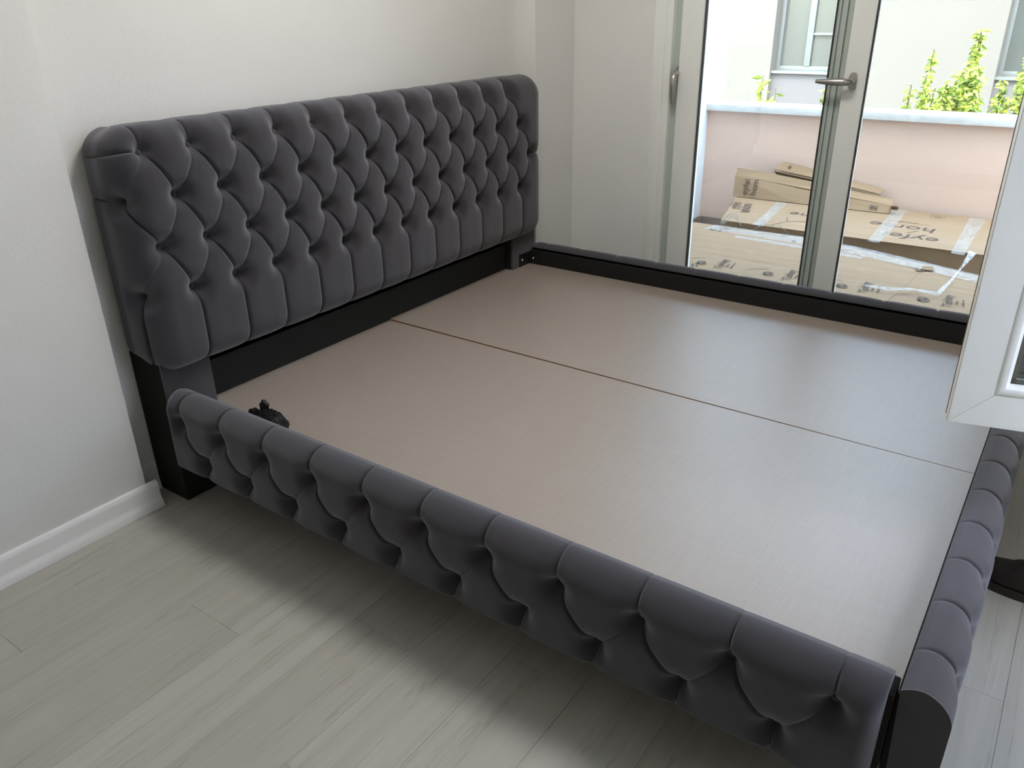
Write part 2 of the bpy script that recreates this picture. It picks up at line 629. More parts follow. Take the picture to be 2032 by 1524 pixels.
# mitred sash members with a real mitre line
mem = [[(0, 0), (SU, 0), (SU - FW, FW), (FW, FW)], [(0, SH), (FW, SH - FW), (SU - FW, SH - FW), (SU, SH)],
       [(0, 0), (FW, FW), (FW, SH - FW), (0, SH)], [(SU, 0), (SU, SH), (SU - FW, SH - FW), (SU - FW, FW)]]
for q in mem:
    cx = sum(p[0] for p in q) / 4
    cz = sum(p[1] for p in q) / 4
    fr = [bm.verts.new((p[0], 0, p[1])) for p in q]
    bk = [bm.verts.new((p[0], SD, p[1])) for p in q]
    bm.faces.new(fr)
    bm.faces.new(bk[::-1])
    for k in range(4):
        bm.faces.new((fr[k], bk[k], bk[(k + 1) % 4], fr[(k + 1) % 4]))
bmesh.ops.recalc_face_normals(bm, faces=bm.faces)
bmesh.ops.bevel(bm, geom=[e for e in bm.edges if all(abs(v.co.y) < 1e-6 for v in e.verts)], offset=0.0012, segments=2, affect='EDGES')
sash = link('open_sash', bm_mesh(bm, 'open_sash', 40), M_pvc)
spart(sash)
sash['label'] = 'cream white open sash frame with mitred corner'
# seal lip along the closing edge
bm = bmesh.new()
box_bm(bm, -0.001, 0.003, 0.026, 0.028, 0.006, SH - 0.006)
box_bm(bm, 0.006, SU - 0.006, 0.026, 0.030, -0.003, 0.003)
sl = link('seal_lip', bm_mesh(bm, 'seal_lip'), M_gasket)
spart(sl, sash)
# sloped glazing bead
bm = bmesh.new()
o0, o1 = FW + 0.001, FW + 0.024
prf = [(-0.0015, 0.0015), (0.0005, -0.0005), (0.006, -0.002), (0.015, 0.000), (0.022, 0.008), (0.024, 0.020)]
loops = []
for d, dep in prf:
    a = FW + d
    loops.append([bm.verts.new((a, dep, a)), bm.verts.new((SU - a, dep, a)), bm.verts.new((SU - a, dep, SH - a)), bm.verts.new((a, dep, SH - a))])
for i in range(len(loops) - 1):
    for k in range(4):
        bm.faces.new((loops[i][k], loops[i][(k + 1) % 4], loops[i + 1][(k + 1) % 4], loops[i + 1][k]))
bead = link('glazing_bead', bm_mesh(bm, 'glazing_bead', 30), M_pvc)
spart(bead, sash)
g = FW + 0.020
sp = boxes('spacer_bar', [(g, SU - g, 0.0165, 0.0215, g, g + 0.012), (g, g + 0.012, 0.0165, 0.0215, g, SH - g)], M_alu)
spart(sp, sash)
for k in (0, 1):
    pn = box('pane', g, SU - g, 0.0135 + k * 0.009, 0.0155 + k * 0.009, g, SH - g, M_glass)
    spart(pn, sash)


# unseen wall added outside the foot window to cut its daylight
tag(box('wall_daylight_blocker', 5.0, 5.3, -9.0, 3.0, -3.0, 4.6, M_extwhite), kind='structure')

# ================================================================== UNSEEN FILL LAMP, ADDED TO BRIGHTEN THE ROOM
lamp = empty('added_fill_lamp', (0.95, 0.66, ZC))
tag(lamp, 'added fill lamp out of view above the middle of the bed', 'lamp')
bm = bmesh.new()
N = 32
prev = None
for (r_, z_) in [(0.02, -0.001), (0.33, -0.001), (0.33, -0.022), (0.32, -0.026)]:
    ring = [bm.verts.new((r_ * math.cos(2 * math.pi * k / N), r_ * math.sin(2 * math.pi * k / N), z_)) for k in range(N)]
    if prev:
        for k in range(N):
            bm.faces.new((prev[k], prev[(k + 1) % N], ring[(k + 1) % N], ring[k]))
    prev = ring
link('fill_lamp_base', bm_mesh(bm, 'fill_lamp_base', 30), M_trim, lamp)
M_fill_glow = mat('fill_lamp_glow', (0.8, 0.8, 0.78), 0.3)
nt(M_fill_glow)[2].inputs['Emission Color'].default_value = (1.0, 0.965, 0.90, 1)
nt(M_fill_glow)[2].inputs['Emission Strength'].default_value = FILL_STRENGTH
bm = bmesh.new()
prev = None
for a in np.linspace(0, math.pi / 2, 9):
    r_, z_ = 0.315 * math.cos(a) + 0.0005, -0.026 - 0.075 * math.sin(a)
    ring = [bm.verts.new((r_ * math.cos(2 * math.pi * k / N), r_ * math.sin(2 * math.pi * k / N), z_)) for k in range(N)]
    if prev:
        for k in range(N):
            bm.faces.new((prev[k], prev[(k + 1) % N], ring[(k + 1) % N], ring[k]))
    prev = ring
bm.faces.new(prev[::-1])
link('fill_lamp_dome', bm_mesh(bm, 'fill_lamp_dome', 60), M_fill_glow, lamp)

# ================================================================== BED
bed = empty('upholstered_bed', (0, 0, 0))
tag(bed, 'charcoal grey velvet double bed with deep buttoned headboard and bare board base', 'bed')


def seg_dist(px, py, segs):
    d = np.full(px.shape, 9.0)
    for (ax, ay, bx, by) in segs:
        vx, vy = bx - ax, by - ay
        L2 = vx * vx + vy * vy
        t = np.clip(((px - ax) * vx + (py - ay) * vy) / L2, 0, 1)
        dd = np.hypot(px - ax - t * vx, py - ay - t * vy)
        np.minimum(d, dd, out=d)
    return d


def pillow(px, py, segs, faint, buttons, A, F, pin):
    """tufted relief: flat-topped pads, thin tucked pleats between buttons, deep funnels at the buttons"""
    d = seg_dist(px, py, segs)
    d2 = seg_dist(px, py, faint)
    rb = np.full(px.shape, 9.0)
    for (bx, by) in buttons:
        np.minimum(rb, np.hypot(px - bx, py - by), out=rb)
    fn = 1 - np.exp(-(rb / pin) ** 2.0)
    wide = np.clip(np.minimum(d, d2) / 0.055, 0, 1)
    soft = (1 - (1 - wide) ** 2) ** 0.8
    tuck = (1 - (1 - np.clip(d / 0.014, 0, 1)) ** 2.2) ** 0.6
    tuck2 = (1 - (1 - np.clip(d2 / 0.016, 0, 1)) ** 2.2) ** 0.7
    h = A * (0.45 * soft + 0.42 * tuck + 0.18 * tuck2)
    groove = 0.0110 * np.exp(-(d / 0.0026) ** 2) + 0.0022 * np.exp(-(d2 / 0.0030) ** 2)
    return F * fn + (h - groove) * fn - 0.016 * np.exp(-(rb / 0.016) ** 2), d


def grid_mesh(name, P, flip=False, close_ends=False):
    """P: (n,m,3) array -> quad mesh"""
    n, m2, _ = P.shape
    idx = np.arange(n * m2).reshape(n, m2)
    a, b2, c, d = idx[:-1, :-1], idx[1:, :-1], idx[1:, 1:], idx[:-1, 1:]
    q = np.stack([a, b2, c, d], -1).reshape(-1, 4)
    if flip:
        q = q[:, ::-1]
    faces = q.tolist()
    if close_ends:
        e0 = idx[0].tolist()
        e1 = idx[-1].tolist()
        faces.append(e0 if flip else e0[::-1][::-1])
        faces.append(e1[::-1])
    me = bpy.data.meshes.new(name)
    me.from_pydata(P.reshape(-1, 3).tolist(), [], faces)
    me.update()
    for p in me.polygons:
        p.use_smooth = True
    if close_ends:
        me.polygons[-1].use_smooth = False
        me.polygons[-2].use_smooth = False
    return me


bm = bmesh.new()
bmesh.ops.create_uvsphere(bm, u_segments=12, v_segments=6, radius=1.0)
for v in bm.verts:
    v.co.z *= 0.55
button_mesh = bm_mesh(bm, 'button', 60)
button_mesh.materials.append(M_velvet)


def add_button(parent, pos, normal, r=0.0085):
    o = link('button', button_mesh, None, parent)
    o.scale = (r, r, r)
    o.location = pos
    o.rotation_euler = Vector(normal).to_track_quat('Z', 'Y').to_euler()
    return o


# ---- headboard
hb = empty('headboard', (0, 0, 0))
hb.parent = bed
HY0, HY1, HZ0, HZ1 = -0.060, 1.836, 0.440, 1.078
HXF, HR, HXB = 0.049, 0.055, -0.112
SP = 0.1467
R1, R2, R3, R4 = 1.043, 0.920, 0.790, 0.658


def yA(k):
    return 0.006 + SP * k


def yB(k):
    return 0.0793 + SP * k


segs, faint, btn = [], [], []
for k in range(0, 13):
    btn += [(yA(k), R3)]
    segs.append((yB(k - 1), R2, yA(k), R3))
    if k < 12:
        btn += [(yA(k), R1)]
        segs.append((yA(k), R1, yA(k), 2.0))
        segs.append((yA(k), R1, yB(k), R2))
        faint.append((yA(k), R1, yB(k - 1), R2))
        faint.append((yB(k), R2, yA(k), R3))
    if k < 12:
        segs.append((yA(k), R3, yB(k), R4))
    faint.append((yA(k), R3, yB(k - 1), R4))
for k in range(-1, 12):
    btn += [(yB(k), R2), (yB(k), R4)]
    segs.append((yB(k), R4, yB(k), 0.0))
segs += [(yA(0), R1, -0.6, R1 - 0.02), (yB(-1), R2, -0.6, R2), (yA(12), R3, 2.5, R3 - 0.08)]

core = (HY0 + HR, HY1 - HR, HZ0 + HR, HZ1 - HR)
arc = HR * math.pi / 2
ext = arc + (HXF - HR - HXB)


def hb_map(Y, Z, h):
    qy = np.clip(Y, core[0], core[1])
    qz = np.clip(Z, core[2], core[3])
    dy, dz = Y - qy, Z - qz
    r = np.hypot(dy, dz)
    rs = np.where(r < 1e-9, 1, r)
    uy, uz = dy / rs, dz / rs
    r = np.minimum(r, ext)
    ang = np.minimum(r / HR, math.pi / 2)
    lat = HR * np.sin(ang)
    dep = np.where(r < arc, HR * (1 - np.cos(ang)), HR + (r - arc))
    nx, nl = np.cos(ang), np.sin(ang)
    x = HXF - dep + h * nx
    return np.stack([x, qy + uy * (lat + h * nl), qz + uz * (lat + h * nl)], -1), np.stack([nx, uy * nl, uz * nl], -1), r


st = 0.0020
ys = np.arange(core[0] - ext, core[1] + ext + st, st)
zs = np.arange(core[2] - 0.115, core[3] + ext + st, st)
Yg, Zg = np.meshgrid(ys, zs, indexing='ij')
h, d = pillow(Yg, Zg, segs, faint, btn, 0.0115, 0.026, 0.030)
rr = np.hypot(Yg - np.clip(Yg, core[0], core[1]), Zg - np.clip(Zg, core[2], core[3]))
fade = 1 - 0.45 * np.clip((rr - 0.03) / 0.10, 0, 1)
edge_back = np.clip((ext - rr) / 0.03, 0, 1) ** 0.5
bot = np.clip((Zg - (core[2] - 0.085)) / 0.09, 0, 1) ** 0.5
h = h * fade * edge_back * (0.25 + 0.75 * bot) * (Zg > -1)
P, Nn, _ = hb_map(Yg, Zg, h)
pad = link('tufted_pad', grid_mesh('tufted_pad', P), M_velvet, hb)
pad['label'] = 'deep diamond buttoned grey velvet padding'
for (by, bz) in btn:
    p_, n2, r_ = hb_map(np.array([by]), np.array([bz]), np.array([-0.012]))
    if -0.06 < by < 1.84:
        add_button(hb, p_[0], n2[0])
# core and back
box('back_board', HXB, 0.0, HY0 + 0.03, HY1 - 0.03, 0.40, HZ1 - 0.03, M_black, hb)
pn = box('lower_panel', -0.045, 0.0, 0.093, 1.665, 0.18, 0.47, M_felt, hb, bev=0.003)
pn['label'] = 'flat black fabric panel under the padding'
for (a, b2) in ((-0.067, 0.094), (1.664, 1.843)):
    lg = box('leg', HXB - 0.002, 0.032, a, b2, 0.0, 0.47, M_black, hb, bev=0.006)
    cv = box('leg_cover', 0.031, 0.041, a + 0.001, b2 - 0.001, 0.14, 0.475, M_velvet, lg, bev=0.004)
    # row of staple heads along the inner side of the cover
bm = bmesh.new()
for k in range(5):
    box_bm(bm, 0.041, 0.0416, 0.088, 0.0885, 0.30 + k * 0.022, 0.308 + k * 0.022)
link('staples', bm_mesh(bm, 'staples'), M_chrome, hb)


# ---- rails
def rail_profile(out, ztop, zbot, inner):
    """polyline of (out, z) with normals; starts under the bottom, over the front, over the top to the inner edge"""
    R_, Rb = 0.030, 0.010
    pts, nor = [], []

    def add(p, n):
        pts.append(p)
        nor.append(n)

    for t in np.linspace(0.012, out - Rb, 8)[:-1]:
        add((t, zbot), (0, -1))
    for a in np.linspace(-90, 0, 9):
        ca, sa = math.cos(math.radians(a)), math.sin(math.radians(a))
        add((out - Rb + Rb * ca, zbot + Rb + Rb * sa), (ca, sa))
    for t in np.linspace(zbot + Rb, ztop - R_, 70)[1:-1]:
        add((out, t), (1, 0))
    for a in np.linspace(0, 90, 17):
        ca, sa = math.cos(math.radians(a)), math.sin(math.radians(a))
        add((out - R_ + R_ * ca, ztop - R_ + R_ * sa), (ca, sa))
    for t in np.linspace(out - R_, inner, 9)[1:]:
        add((t, ztop), (0, 1))
    pts = np.array(pts)
    nor = np.array(nor)
    s = np.concatenate([[0], np.cumsum(np.hypot(*np.diff(pts, axis=0).T))])
    return pts, nor, s


def build_rail(name, s0, s1, ups, lows, zU, zL, place, flip, end_crease, label, step=0.0022, OUT=0.064):
    ZT, ZB = 0.357, 0.148
    pts, nor, sl = rail_profile(OUT, ZT, ZB, 0.002)
    # arc-length coordinate of the front face heights
    front = [i for i in range(len(pts)) if nor[i][0] > 0.999]
    i0 = front[0]

    def v_of(z):
        return sl[i0] + (z - pts[i0][1])

    vU, vL = v_of(zU), v_of(zL)
    sg, bt = [], []
    for x in ups:
        sg.append((x, vU, x, 2.0))
        bt.append((x, vU))
    for x in lows:
        sg.append((x, vL, x, -1.0))
        bt.append((x, vL))
    ft = []
    for x in ups:
        for y in lows:
            if abs(x - y) < 0.13:
                (sg if y > x else ft).append((x, vU, y, vL))
    ec = []
    if end_crease[0]:
        ec.append((s0, -1, s0, 2))
    if end_crease[1]:
        ec.append((s1, -1, s1, 2))
    ss = np.linspace(s0, s1, int((s1 - s0) / step) + 1)
    S, V = np.meshgrid(ss, sl, indexing='ij')
    h, d = pillow(S, V, sg, ft, bt, 0.0105, 0.022, 0.028)
    if ec:
        de = seg_dist(S, V, ec)
        h = h * (1 - (1 - np.clip(de / 0.035, 0, 1)) ** 2) ** 0.5
    i1 = front[-1]
    tm = np.clip((V - sl[i1] + 0.004) / 0.060, 0, 1)
    tm = tm * tm * (3 - 2 * tm)
    h = h * (1 - 0.80 * tm) + 0.025 * 0.80 * tm
    topfade = np.clip((sl[-1] - V) / 0.028, 0, 1)
    h = h * (0.30 + 0.70 * topfade ** 0.7) * (1 - 0.14 * tm)
    under = V < sl[i0]
    h = h * np.where(under, np.clip(V / sl[i0], 0, 1), 1.0)
    nO = np.where(under, 1.0, nor[:, 0][None, :])
    nZ = np.where(under, 0.0, nor[:, 1][None, :])
    O = pts[:, 0][None, :] + nO * h
    Z = pts[:, 1][None, :] + nZ * h
    P = place(S, O, Z)
    grp = empty(name, (0, 0, 0))
    grp.parent = bed
    cv = link('padded_cover', grid_mesh('padded_cover', P, flip, True), M_velvet, grp)
    if label:
        grp['label'] = label
    for (x, v) in bt:
        i = int(np.argmin(np.abs(sl - v)))
        o, z, n = pts[i][0], pts[i][1], nor[i]
        c = place(np.array([x]), np.array([o - 0.012 * n[0]]), np.array([z - 0.012 * n[1]]))[0]
        c2 = place(np.array([x]), np.array([o + 0.104 * n[0]]), np.array([z + 0.104 * n[1]]))[0]
        add_button(grp, c, tuple(c2 - c), 0.0075)
    return grp


near_place = lambda S, O, Z: np.stack([S, -O, Z], -1)
far_place = lambda S, O, Z: np.stack([S, 1.80 + O, Z], -1)
foot_place = lambda S, O, Z: np.stack([2.013 + O, S, Z], -1)
upx = [0.114 + 0.1812 * k for k in range(11)]
lox = [0.205 + 0.1815 * k for k in range(10)]
near = build_rail('side_rail', 0.050, 2.000, upx, lox, 0.302, 0.196, near_place, False, (True, True), 'near side rail with scalloped buttoned velvet')
far = build_rail('side_rail', 0.050, 2.000, upx, lox, 0.302, 0.196, far_place, True, (True, True), 'far side rail below the balcony door', 0.005)
upy = [0.064 + 0.1487 * k for k in range(12)]
loy = [0.138 + 0.1487 * k for k in range(12)]
foot = build_rail('foot_rail', -0.045, 1.850, upy, loy, 0.302, 0.196, foot_place, True, (False, False), 'foot rail catching blue daylight', OUT=0.050)
# black fabric faces inside the rails
box('inner_board', 0.045, 2.010, -0.050, 0.0, 0.160, 0.352, M_black, near, bev=0.003)
box('inner_board', 0.045, 2.010, 1.80, 1.850, 0.160, 0.352, M_black, far, bev=0.003)
box('inner_board', 2.0115, 2.060, -0.040, 1.845, 0.160, 0.352, M_black, foot, bev=0.003)
# pleat ridges of folded fabric crossing the top edges
# base boards
for i, (a, b2, dz) in enumerate(((0.002, 0.8985, 0.0), (0.9005, 1.798, 0.0))):
    bm = bmesh.new()
    box_bm(bm, 0.002, 2.010, a, b2, 0.265, 0.2826)
    if i == 1:
        for v in bm.verts:
            v.co.z += 0.0045 * (1 - v.co.x / 2.0) + 0.0003
    me = bm_mesh(bm, 'base_board')
    me.materials.append(M_deck)
    me.materials.append(M_deckedge)
    for p in me.polygons:
        if abs(p.normal.z) < 0.5:
            p.material_index = 1
    o = link('base_board', me, None, bed)
    o['label'] = 'taupe woven-print board of the bed base'
box('storage_box', 0.10, 1.97, 0.09, 1.72, 0.012, 0.262, M_underside, bed)
# corner bracket with two bolts at the far head corner
br = boxes('corner_bracket', [(0.041, 0.044, 1.715, 1.798, 0.288, 0.345), (0.041, 0.098, 1.795, 1.7985, 0.288, 0.345)], M_blackpl, bed)
for (p_, n2) in (((0.046, 1.735, 0.318), (1, 0, 0)), ((0.066, 1.793, 0.316), (0, -1, 0))):
    bm = bmesh.new()
    bmesh.ops.create_uvsphere(bm, u_segments=12, v_segments=6, radius=0.0055)
    o = link('bolt', bm_mesh(bm, 'bolt', 60), M_chrome, br, p_)

# ---- little black bundle on the base board
bun = empty('plastic_bundle', (0.308, 0.068, 0.2832))
tag(bun, 'small bundle of crumpled black plastic lying on the bed base', 'bundle')


def lump(name, pts, rad, parent, seg=16, flat=1.0, amp=0.16, seed=1, up=None):
    bm = bmesh.new()
    tube_bm(bm, pts, rad, seg, flat, up)
    bmesh.ops.subdivide_edges(bm, edges=bm.edges, cuts=2, use_grid_fill=True)
    r_ = random.Random(seed)
    c = sum((v.co for v in bm.verts), Vector()) / len(bm.verts)
    for v in bm.verts:
        v.co += Vector((r_.uniform(-1, 1), r_.uniform(-1, 1), r_.uniform(-1, 1))) * amp * 0.016
    mz = min(v.co.z for v in bm.verts)
    return link(name, bm_mesh(bm, name, 50), M_blackpl, parent)


lump('wrapped_roll', [(-0.035, 0.010, 0.024), (-0.010, 0.006, 0.030), (0.02, 0.002, 0.032), (0.05, -0.003, 0.031), (0.078, -0.008, 0.027)], [0.014, 0.023, 0.026, 0.025, 0.019], bun, 14, 0.9, 0.16, 3)
lump('wrapped_roll', [(-0.03, -0.018, 0.016), (0.02, -0.022, 0.018), (0.055, -0.026, 0.018), (0.084, -0.030, 0.016)], [0.011, 0.015, 0.016, 0.012], bun, 12, 0.95, 0.14, 4)
lump('folded_flap', [(-0.016, 0.010, 0.026), (-0.020, 0.012, 0.040), (-0.023, 0.014, 0.056), (-0.016, 0.016, 0.068)], [0.014, 0.017, 0.017, 0.012], bun, 12, 0.5, 0.14, 5, up=(0, 1, 0))
lump('loose_end', [(-0.020, 0.004, 0.018), (-0.042, 0.006, 0.024), (-0.058, 0.004, 0.030), (-0.072, 0.002, 0.024), (-0.084, 0.0, 0.012)], [0.012, 0.014, 0.014, 0.011, 0.008], bun, 10, 0.7, 0.12, 6, up=(0, 1, 0))

# ---- shoe beyond the foot rail
shoe = empty('shoe', (2.205, 0.885, 0.0))
tag(shoe, 'dark brown leather shoe on the floor beyond the foot rail', 'shoe')


def shoe_ring(t):
    # t 0 toe .. 1 heel : half width, centre y
    w = 0.046 * (math.sin(math.pi * min(1, (t + 0.03) * 2.3) / 2) ** 0.55) if t < 0.42 else 0.046 - 0.012 * math.sin(math.pi * (t - 0.42) / 0.58) - 0.006 * (t - 0.42)
    if t > 0.92:
        w *= max(0.25, 1 - ((t - 0.92) / 0.08) ** 2 * 0.75)
    return w


L_ = 0.285
NS, NR = 36, 20
bm = bmesh.new()
rings = []
for i in range(NS + 1):
    t = i / NS
    x = -L_ / 2 + L_ * t
    w = shoe_ring(t)
    topz = 0.034 + 0.036 * math.sin(min(1, t / 0.16) * math.pi / 2) + 0.055 * max(0, min(1, (t - 0.22) / 0.45)) ** 1.3
    ring = []
    for k in range(NR + 1):
        a = math.pi * k / NR
        cy = math.cos(a)
        sz = math.sin(a)
        yy = w * math.copysign(abs(cy) ** 0.7, cy) * (1 - 0.25 * sz * (1 if t > 0.5 else 0.4))
        zz = 0.020 + (topz - 0.020) * sz ** 0.8 + 0.0022 * math.sin(t * 60 + k) * (1 if 0.25 < t < 0.6 else 0.2)
        ring.append(bm.verts.new((x, yy, zz)))
    rings.append(ring)
for i in range(NS):
    for k in range(NR):
        t = (i + 0.5) / NS
        if t > 0.60 and t < 0.95 and 6 <= k <= 13:
            continue
        bm.faces.new((rings[i][k], rings[i + 1][k], rings[i + 1][k + 1], rings[i][k + 1]))
bm.faces.new(rings[0])
bm.faces.new(rings[-1][::-1])
up_ = link('upper', bm_mesh(bm, 'upper', 60), M_shoe, shoe)
sm_ = up_.modifiers.new('thick', 'SOLIDIFY')
sm_.thickness = 0.003
bm = bmesh.new()
lo, hi = [], []
for sgn in (1, -1):
    rngi = range(NS + 1) if sgn == 1 else range(NS, -1, -1)
    for i in rngi:
        t = i / NS
        x = -L_ / 2 - 0.004 + (L_ + 0.008) * t
        w = shoe_ring(t) + 0.005
        lo.append(bm.verts.new((x, sgn * w, 0.0)))
        hi.append(bm.verts.new((x, sgn * w, 0.021)))
n_s = len(lo)
for k in range(n_s):
    bm.faces.new((lo[k], lo[(k + 1) % n_s], hi[(k + 1) % n_s], hi[k]))
bm.faces.new(hi)
bm.faces.new(lo[::-1])
link('sole', bm_mesh(bm, 'sole', 50), M_sole, shoe)
box('insole', -0.06, 0.128, -0.028, 0.028, 0.0212, 0.026, M_sole, shoe, bev=0.002)

# ================================================================== BALCONY
ZB_ = -0.105
YP = 4.20
tag(box('floor_balcony', -0.45, 3.6, YW + TW, 4.42, ZB_ - 0.15, ZB_, M_grout), kind='structure', label='balcony floor outside the door')
tag(box('wall_balcony_parapet', -0.13, 3.6, YP, YP + 0.19, ZB_, 0.715, M_pink), kind='structure', label='low pink rendered balcony parapet wall')
tag(box('trim_coping', -0.135, 3.6, YP - 0.035, YP + 0.225, 0.715, 0.757, M_marble, bev=0.004), kind='structure', label='white marble coping on the balcony parapet')
tag(box('wall_balcony_side', -0.38, -0.13, YW + TW, YP + 0.23, ZB_, 5.0, M_extwhite), kind='structure', label='white side wall of the balcony')
tag(box('wall_balcony_end', 3.6, 3.8, YW + TW, YP + 0.23, ZB_, 0.757, M_pink), kind='structure')
sk = empty('baseboard_balcony', (0, 0, 0))
tag(sk, kind='structure', label='taupe tile skirting along the balcony walls')
x = -0.118
while x < 3.5:
    box('tile', x + 0.002, min(x + 0.33, 3.6) - 0.002, YP - 0.010, YP - 0.0005, ZB_ + 0.001, ZB_ + 0.103, M_tile, sk, bev=0.001, seg=1)
    x += 0.33
y = YP - 0.012
while y > YW + TW + 0.02:
    box('tile', -0.1295, -0.120, max(y - 0.33, YW + TW) + 0.002, y - 0.002, ZB_ + 0.001, ZB_ + 0.103, M_tile, sk, bev=0.001, seg=1)
    y -= 0.33

# ---- cartons
text_cache = {}


def text_mesh(txt, size, bold=0.0, shear=0.0):
    cu = bpy.data.curves.new('lettering', 'FONT')
    cu.body = txt
    cu.size = size
    cu.align_x = 'CENTER'
    cu.align_y = 'CENTER'
    cu.offset = bold
    cu.shear = shear
    cu.extrude = 0.0002
    cu.resolution_u = 3
    ob = bpy.data.objects.new('lettering', cu)
    COL.objects.link(ob)
    bpy.context.view_layer.update()
    dg = bpy.context.evaluated_depsgraph_get()
    me = bpy.data.meshes.new_from_object(ob.evaluated_get(dg))
    bpy.data.objects.remove(ob)
    me.materials.clear()
    me.materials.append(M_ink)
    return me


def lettering(txt, x, y, z, size, rot, parent, bold=0.0, rx=0.0, ry=0.0):
    o = link('printed_lettering', text_mesh(txt, size, bold), None, parent)
    pl = parent.matrix_world.translation if False else Vector(parent.location)
    o.location = Vector((x, y, z)) - pl
    o.rotation_euler = (rx, ry, rot)
    return o


def strips(name, polys, material, parent, joined=False):
    """flat ribbons given as lists of (left,right) point pairs, each an object of its own unless joined"""
    out = []
    for grp_ in ([polys] if joined else [[p] for p in polys]):
        bm = bmesh.new()
        for prs in grp_:
            prev = None
            for a, b2 in prs:
                va = bm.verts.new(Vector(a) - Vector(parent.location))
                vb = bm.verts.new(Vector(b2) - Vector(parent.location))
                if prev:
                    bm.faces.new((prev[0], prev[1], vb, va))
                prev = (va, vb)
        out.append(link(name, bm_mesh(bm, name, 30), material, parent))
    return out


# front carton
ZT1 = 0.180
c1_ = empty('carton', (1.05, 2.90, -0.09))
tag(c1_, 'long flattened cardboard carton nearest the door, taped along its back edge', 'carton', 'cartons on the balcony')
pts = [(0.22, 2.40), (2.05, 2.40), (2.05, 2.93), (1.75, 3.03), (1.30, 3.19), (0.92, 3.285), (0.22, 3.295)]
o = prism('body', [(a - 1.05, b2 - 2.90) for a, b2 in pts], 'z', 0.001, ZT1 + 0.09 - 0.002, M_card, c1_)
# overlapping lid flaps (slightly uneven)
def flap(name, quad, z0, z1, parent):
    """thin board: quad of (x,y,z) corners with thickness"""
    bm = bmesh.new()
    t_ = 0.004
    lo_ = [bm.verts.new(Vector((a, b2, c)) - Vector(parent.location)) for a, b2, c in quad]
    nrm = (lo_[1].co - lo_[0].co).cross(lo_[3].co - lo_[0].co).normalized()
    hi_ = [bm.verts.new(v.co + nrm * t_) for v in lo_]
    k_ = len(quad)
    bm.faces.new(lo_[::-1])
    bm.faces.new(hi_)
    for i in range(k_):
        bm.faces.new((lo_[i], lo_[(i + 1) % k_], hi_[(i + 1) % k_], hi_[i]))
    return link(name, bm_mesh(bm, name), M_card, parent)


flap('lid_flap', [(0.222, 2.402, 0.178), (1.50, 2.402, 0.178), (1.555, 3.09, 0.181), (0.92, 3.27, 0.184), (0.222, 3.28, 0.184)], 0, 0, c1_)
flap('lid_flap', [(1.5012, 2.402, 0.177), (2.048, 2.402, 0.177), (2.048, 2.92, 0.182), (1.75, 3.02, 0.184), (1.5562, 3.09, 0.182)], 0, 0, c1_)
ZT = 0.1885
for i, (ex, ey, tx_) in enumerate(((0.588, 2.545, 0.70), (0.93, 2.545, 1.04), (1.279, 2.545, 1.375), (1.623, 2.545, 1.72))):
    pass
for ex in (0.588, 0.932, 1.279, 1.625):
    lettering('e', ex, 2.535, ZT, 0.115, math.radians(28), c1_, 0.0006)
    lettering('n', ex - 0.01, 2.475, ZT, 0.075, math.radians(28), c1_, 0.0003) if ex < 0.6 else None
    lettering('Turkey', ex + 0.098, 2.565, ZT, 0.056, math.radians(98), c1_, 0.0004)
    lettering('Home', ex + 0.134, 2.55, ZT, 0.022, math.radians(98), c1_)
    lettering('eyfelhome.com', ex + 0.158, 2.555, ZT, 0.016, math.radians(98), c1_)
    # drawn swoosh
    zt = ZT
    sw_ = []
    for (a0, a1, b0, b1) in (((ex - 0.10), 2.54, (ex - 0.015), 2.61), ((ex - 0.115), 2.515, (ex - 0.055), 2.585)):
        w = 0.0022
        sw_.append([((a0, a1 - w, zt), (a0, a1 + w, zt)), (((a0 + b0) / 2, (a1 + b1) / 2 - w + 0.012, zt), ((a0 + b0) / 2, (a1 + b1) / 2 + w + 0.012, zt)), ((b0, b1 - w, zt), (b0, b1 + w, zt))])
    strips('printed_line', sw_, M_ink, c1_)
lettering('eyf', 0.415, 3.20, ZT, 0.10, math.radians(20), c1_, 0.0005)
# fold lines printed/creased across the lid
fl = []
for (ya, yb_) in ((2.70, 2.69), (2.80, 2.785), (2.93, 2.90), (3.02, 2.975)):
    w = 0.0007
    fl.append([((0.24, ya - w, ZT), (0.24, ya + w, ZT)), ((2.03, yb_ - w, ZT), (2.03, yb_ + w, ZT))])
strips('crease', fl, M_torn, c1_)
# tape along the back edge
tp = []
tp.append([((0.33, 3.17, ZT), (0.36, 3.275, ZT + 0.004)), ((0.60, 3.155, ZT), (0.60, 3.27, ZT + 0.004)), ((0.90, 3.12, ZT), (0.90, 3.265, ZT + 0.006)), ((1.20, 3.08, ZT), (1.22, 3.205, ZT + 0.005)), ((1.50, 2.99, ZT), (1.52, 3.10, ZT + 0.006)), ((1.75, 2.91, ZT), (1.78, 3.01, ZT + 0.006)), ((2.03, 2.80, ZT), (2.03, 2.91, ZT + 0.006))])
tp.append([((0.55, 3.075, ZT - 0.0005), (0.55, 3.12, ZT - 0.0005)), ((1.00, 3.04, ZT - 0.0005), (1.00, 3.10, ZT - 0.0005)), ((1.25, 3.01, ZT - 0.0005), (1.25, 3.06, ZT - 0.0005))])
strips('clear_tape', tp, M_tape, c1_)
lettering('R', 0.86, 3.155, ZT + 0.004, 0.035, math.radians(10), c1_)
lettering('f', 1.13, 3.12, ZT + 0.004, 0.035, math.radians(170), c1_)
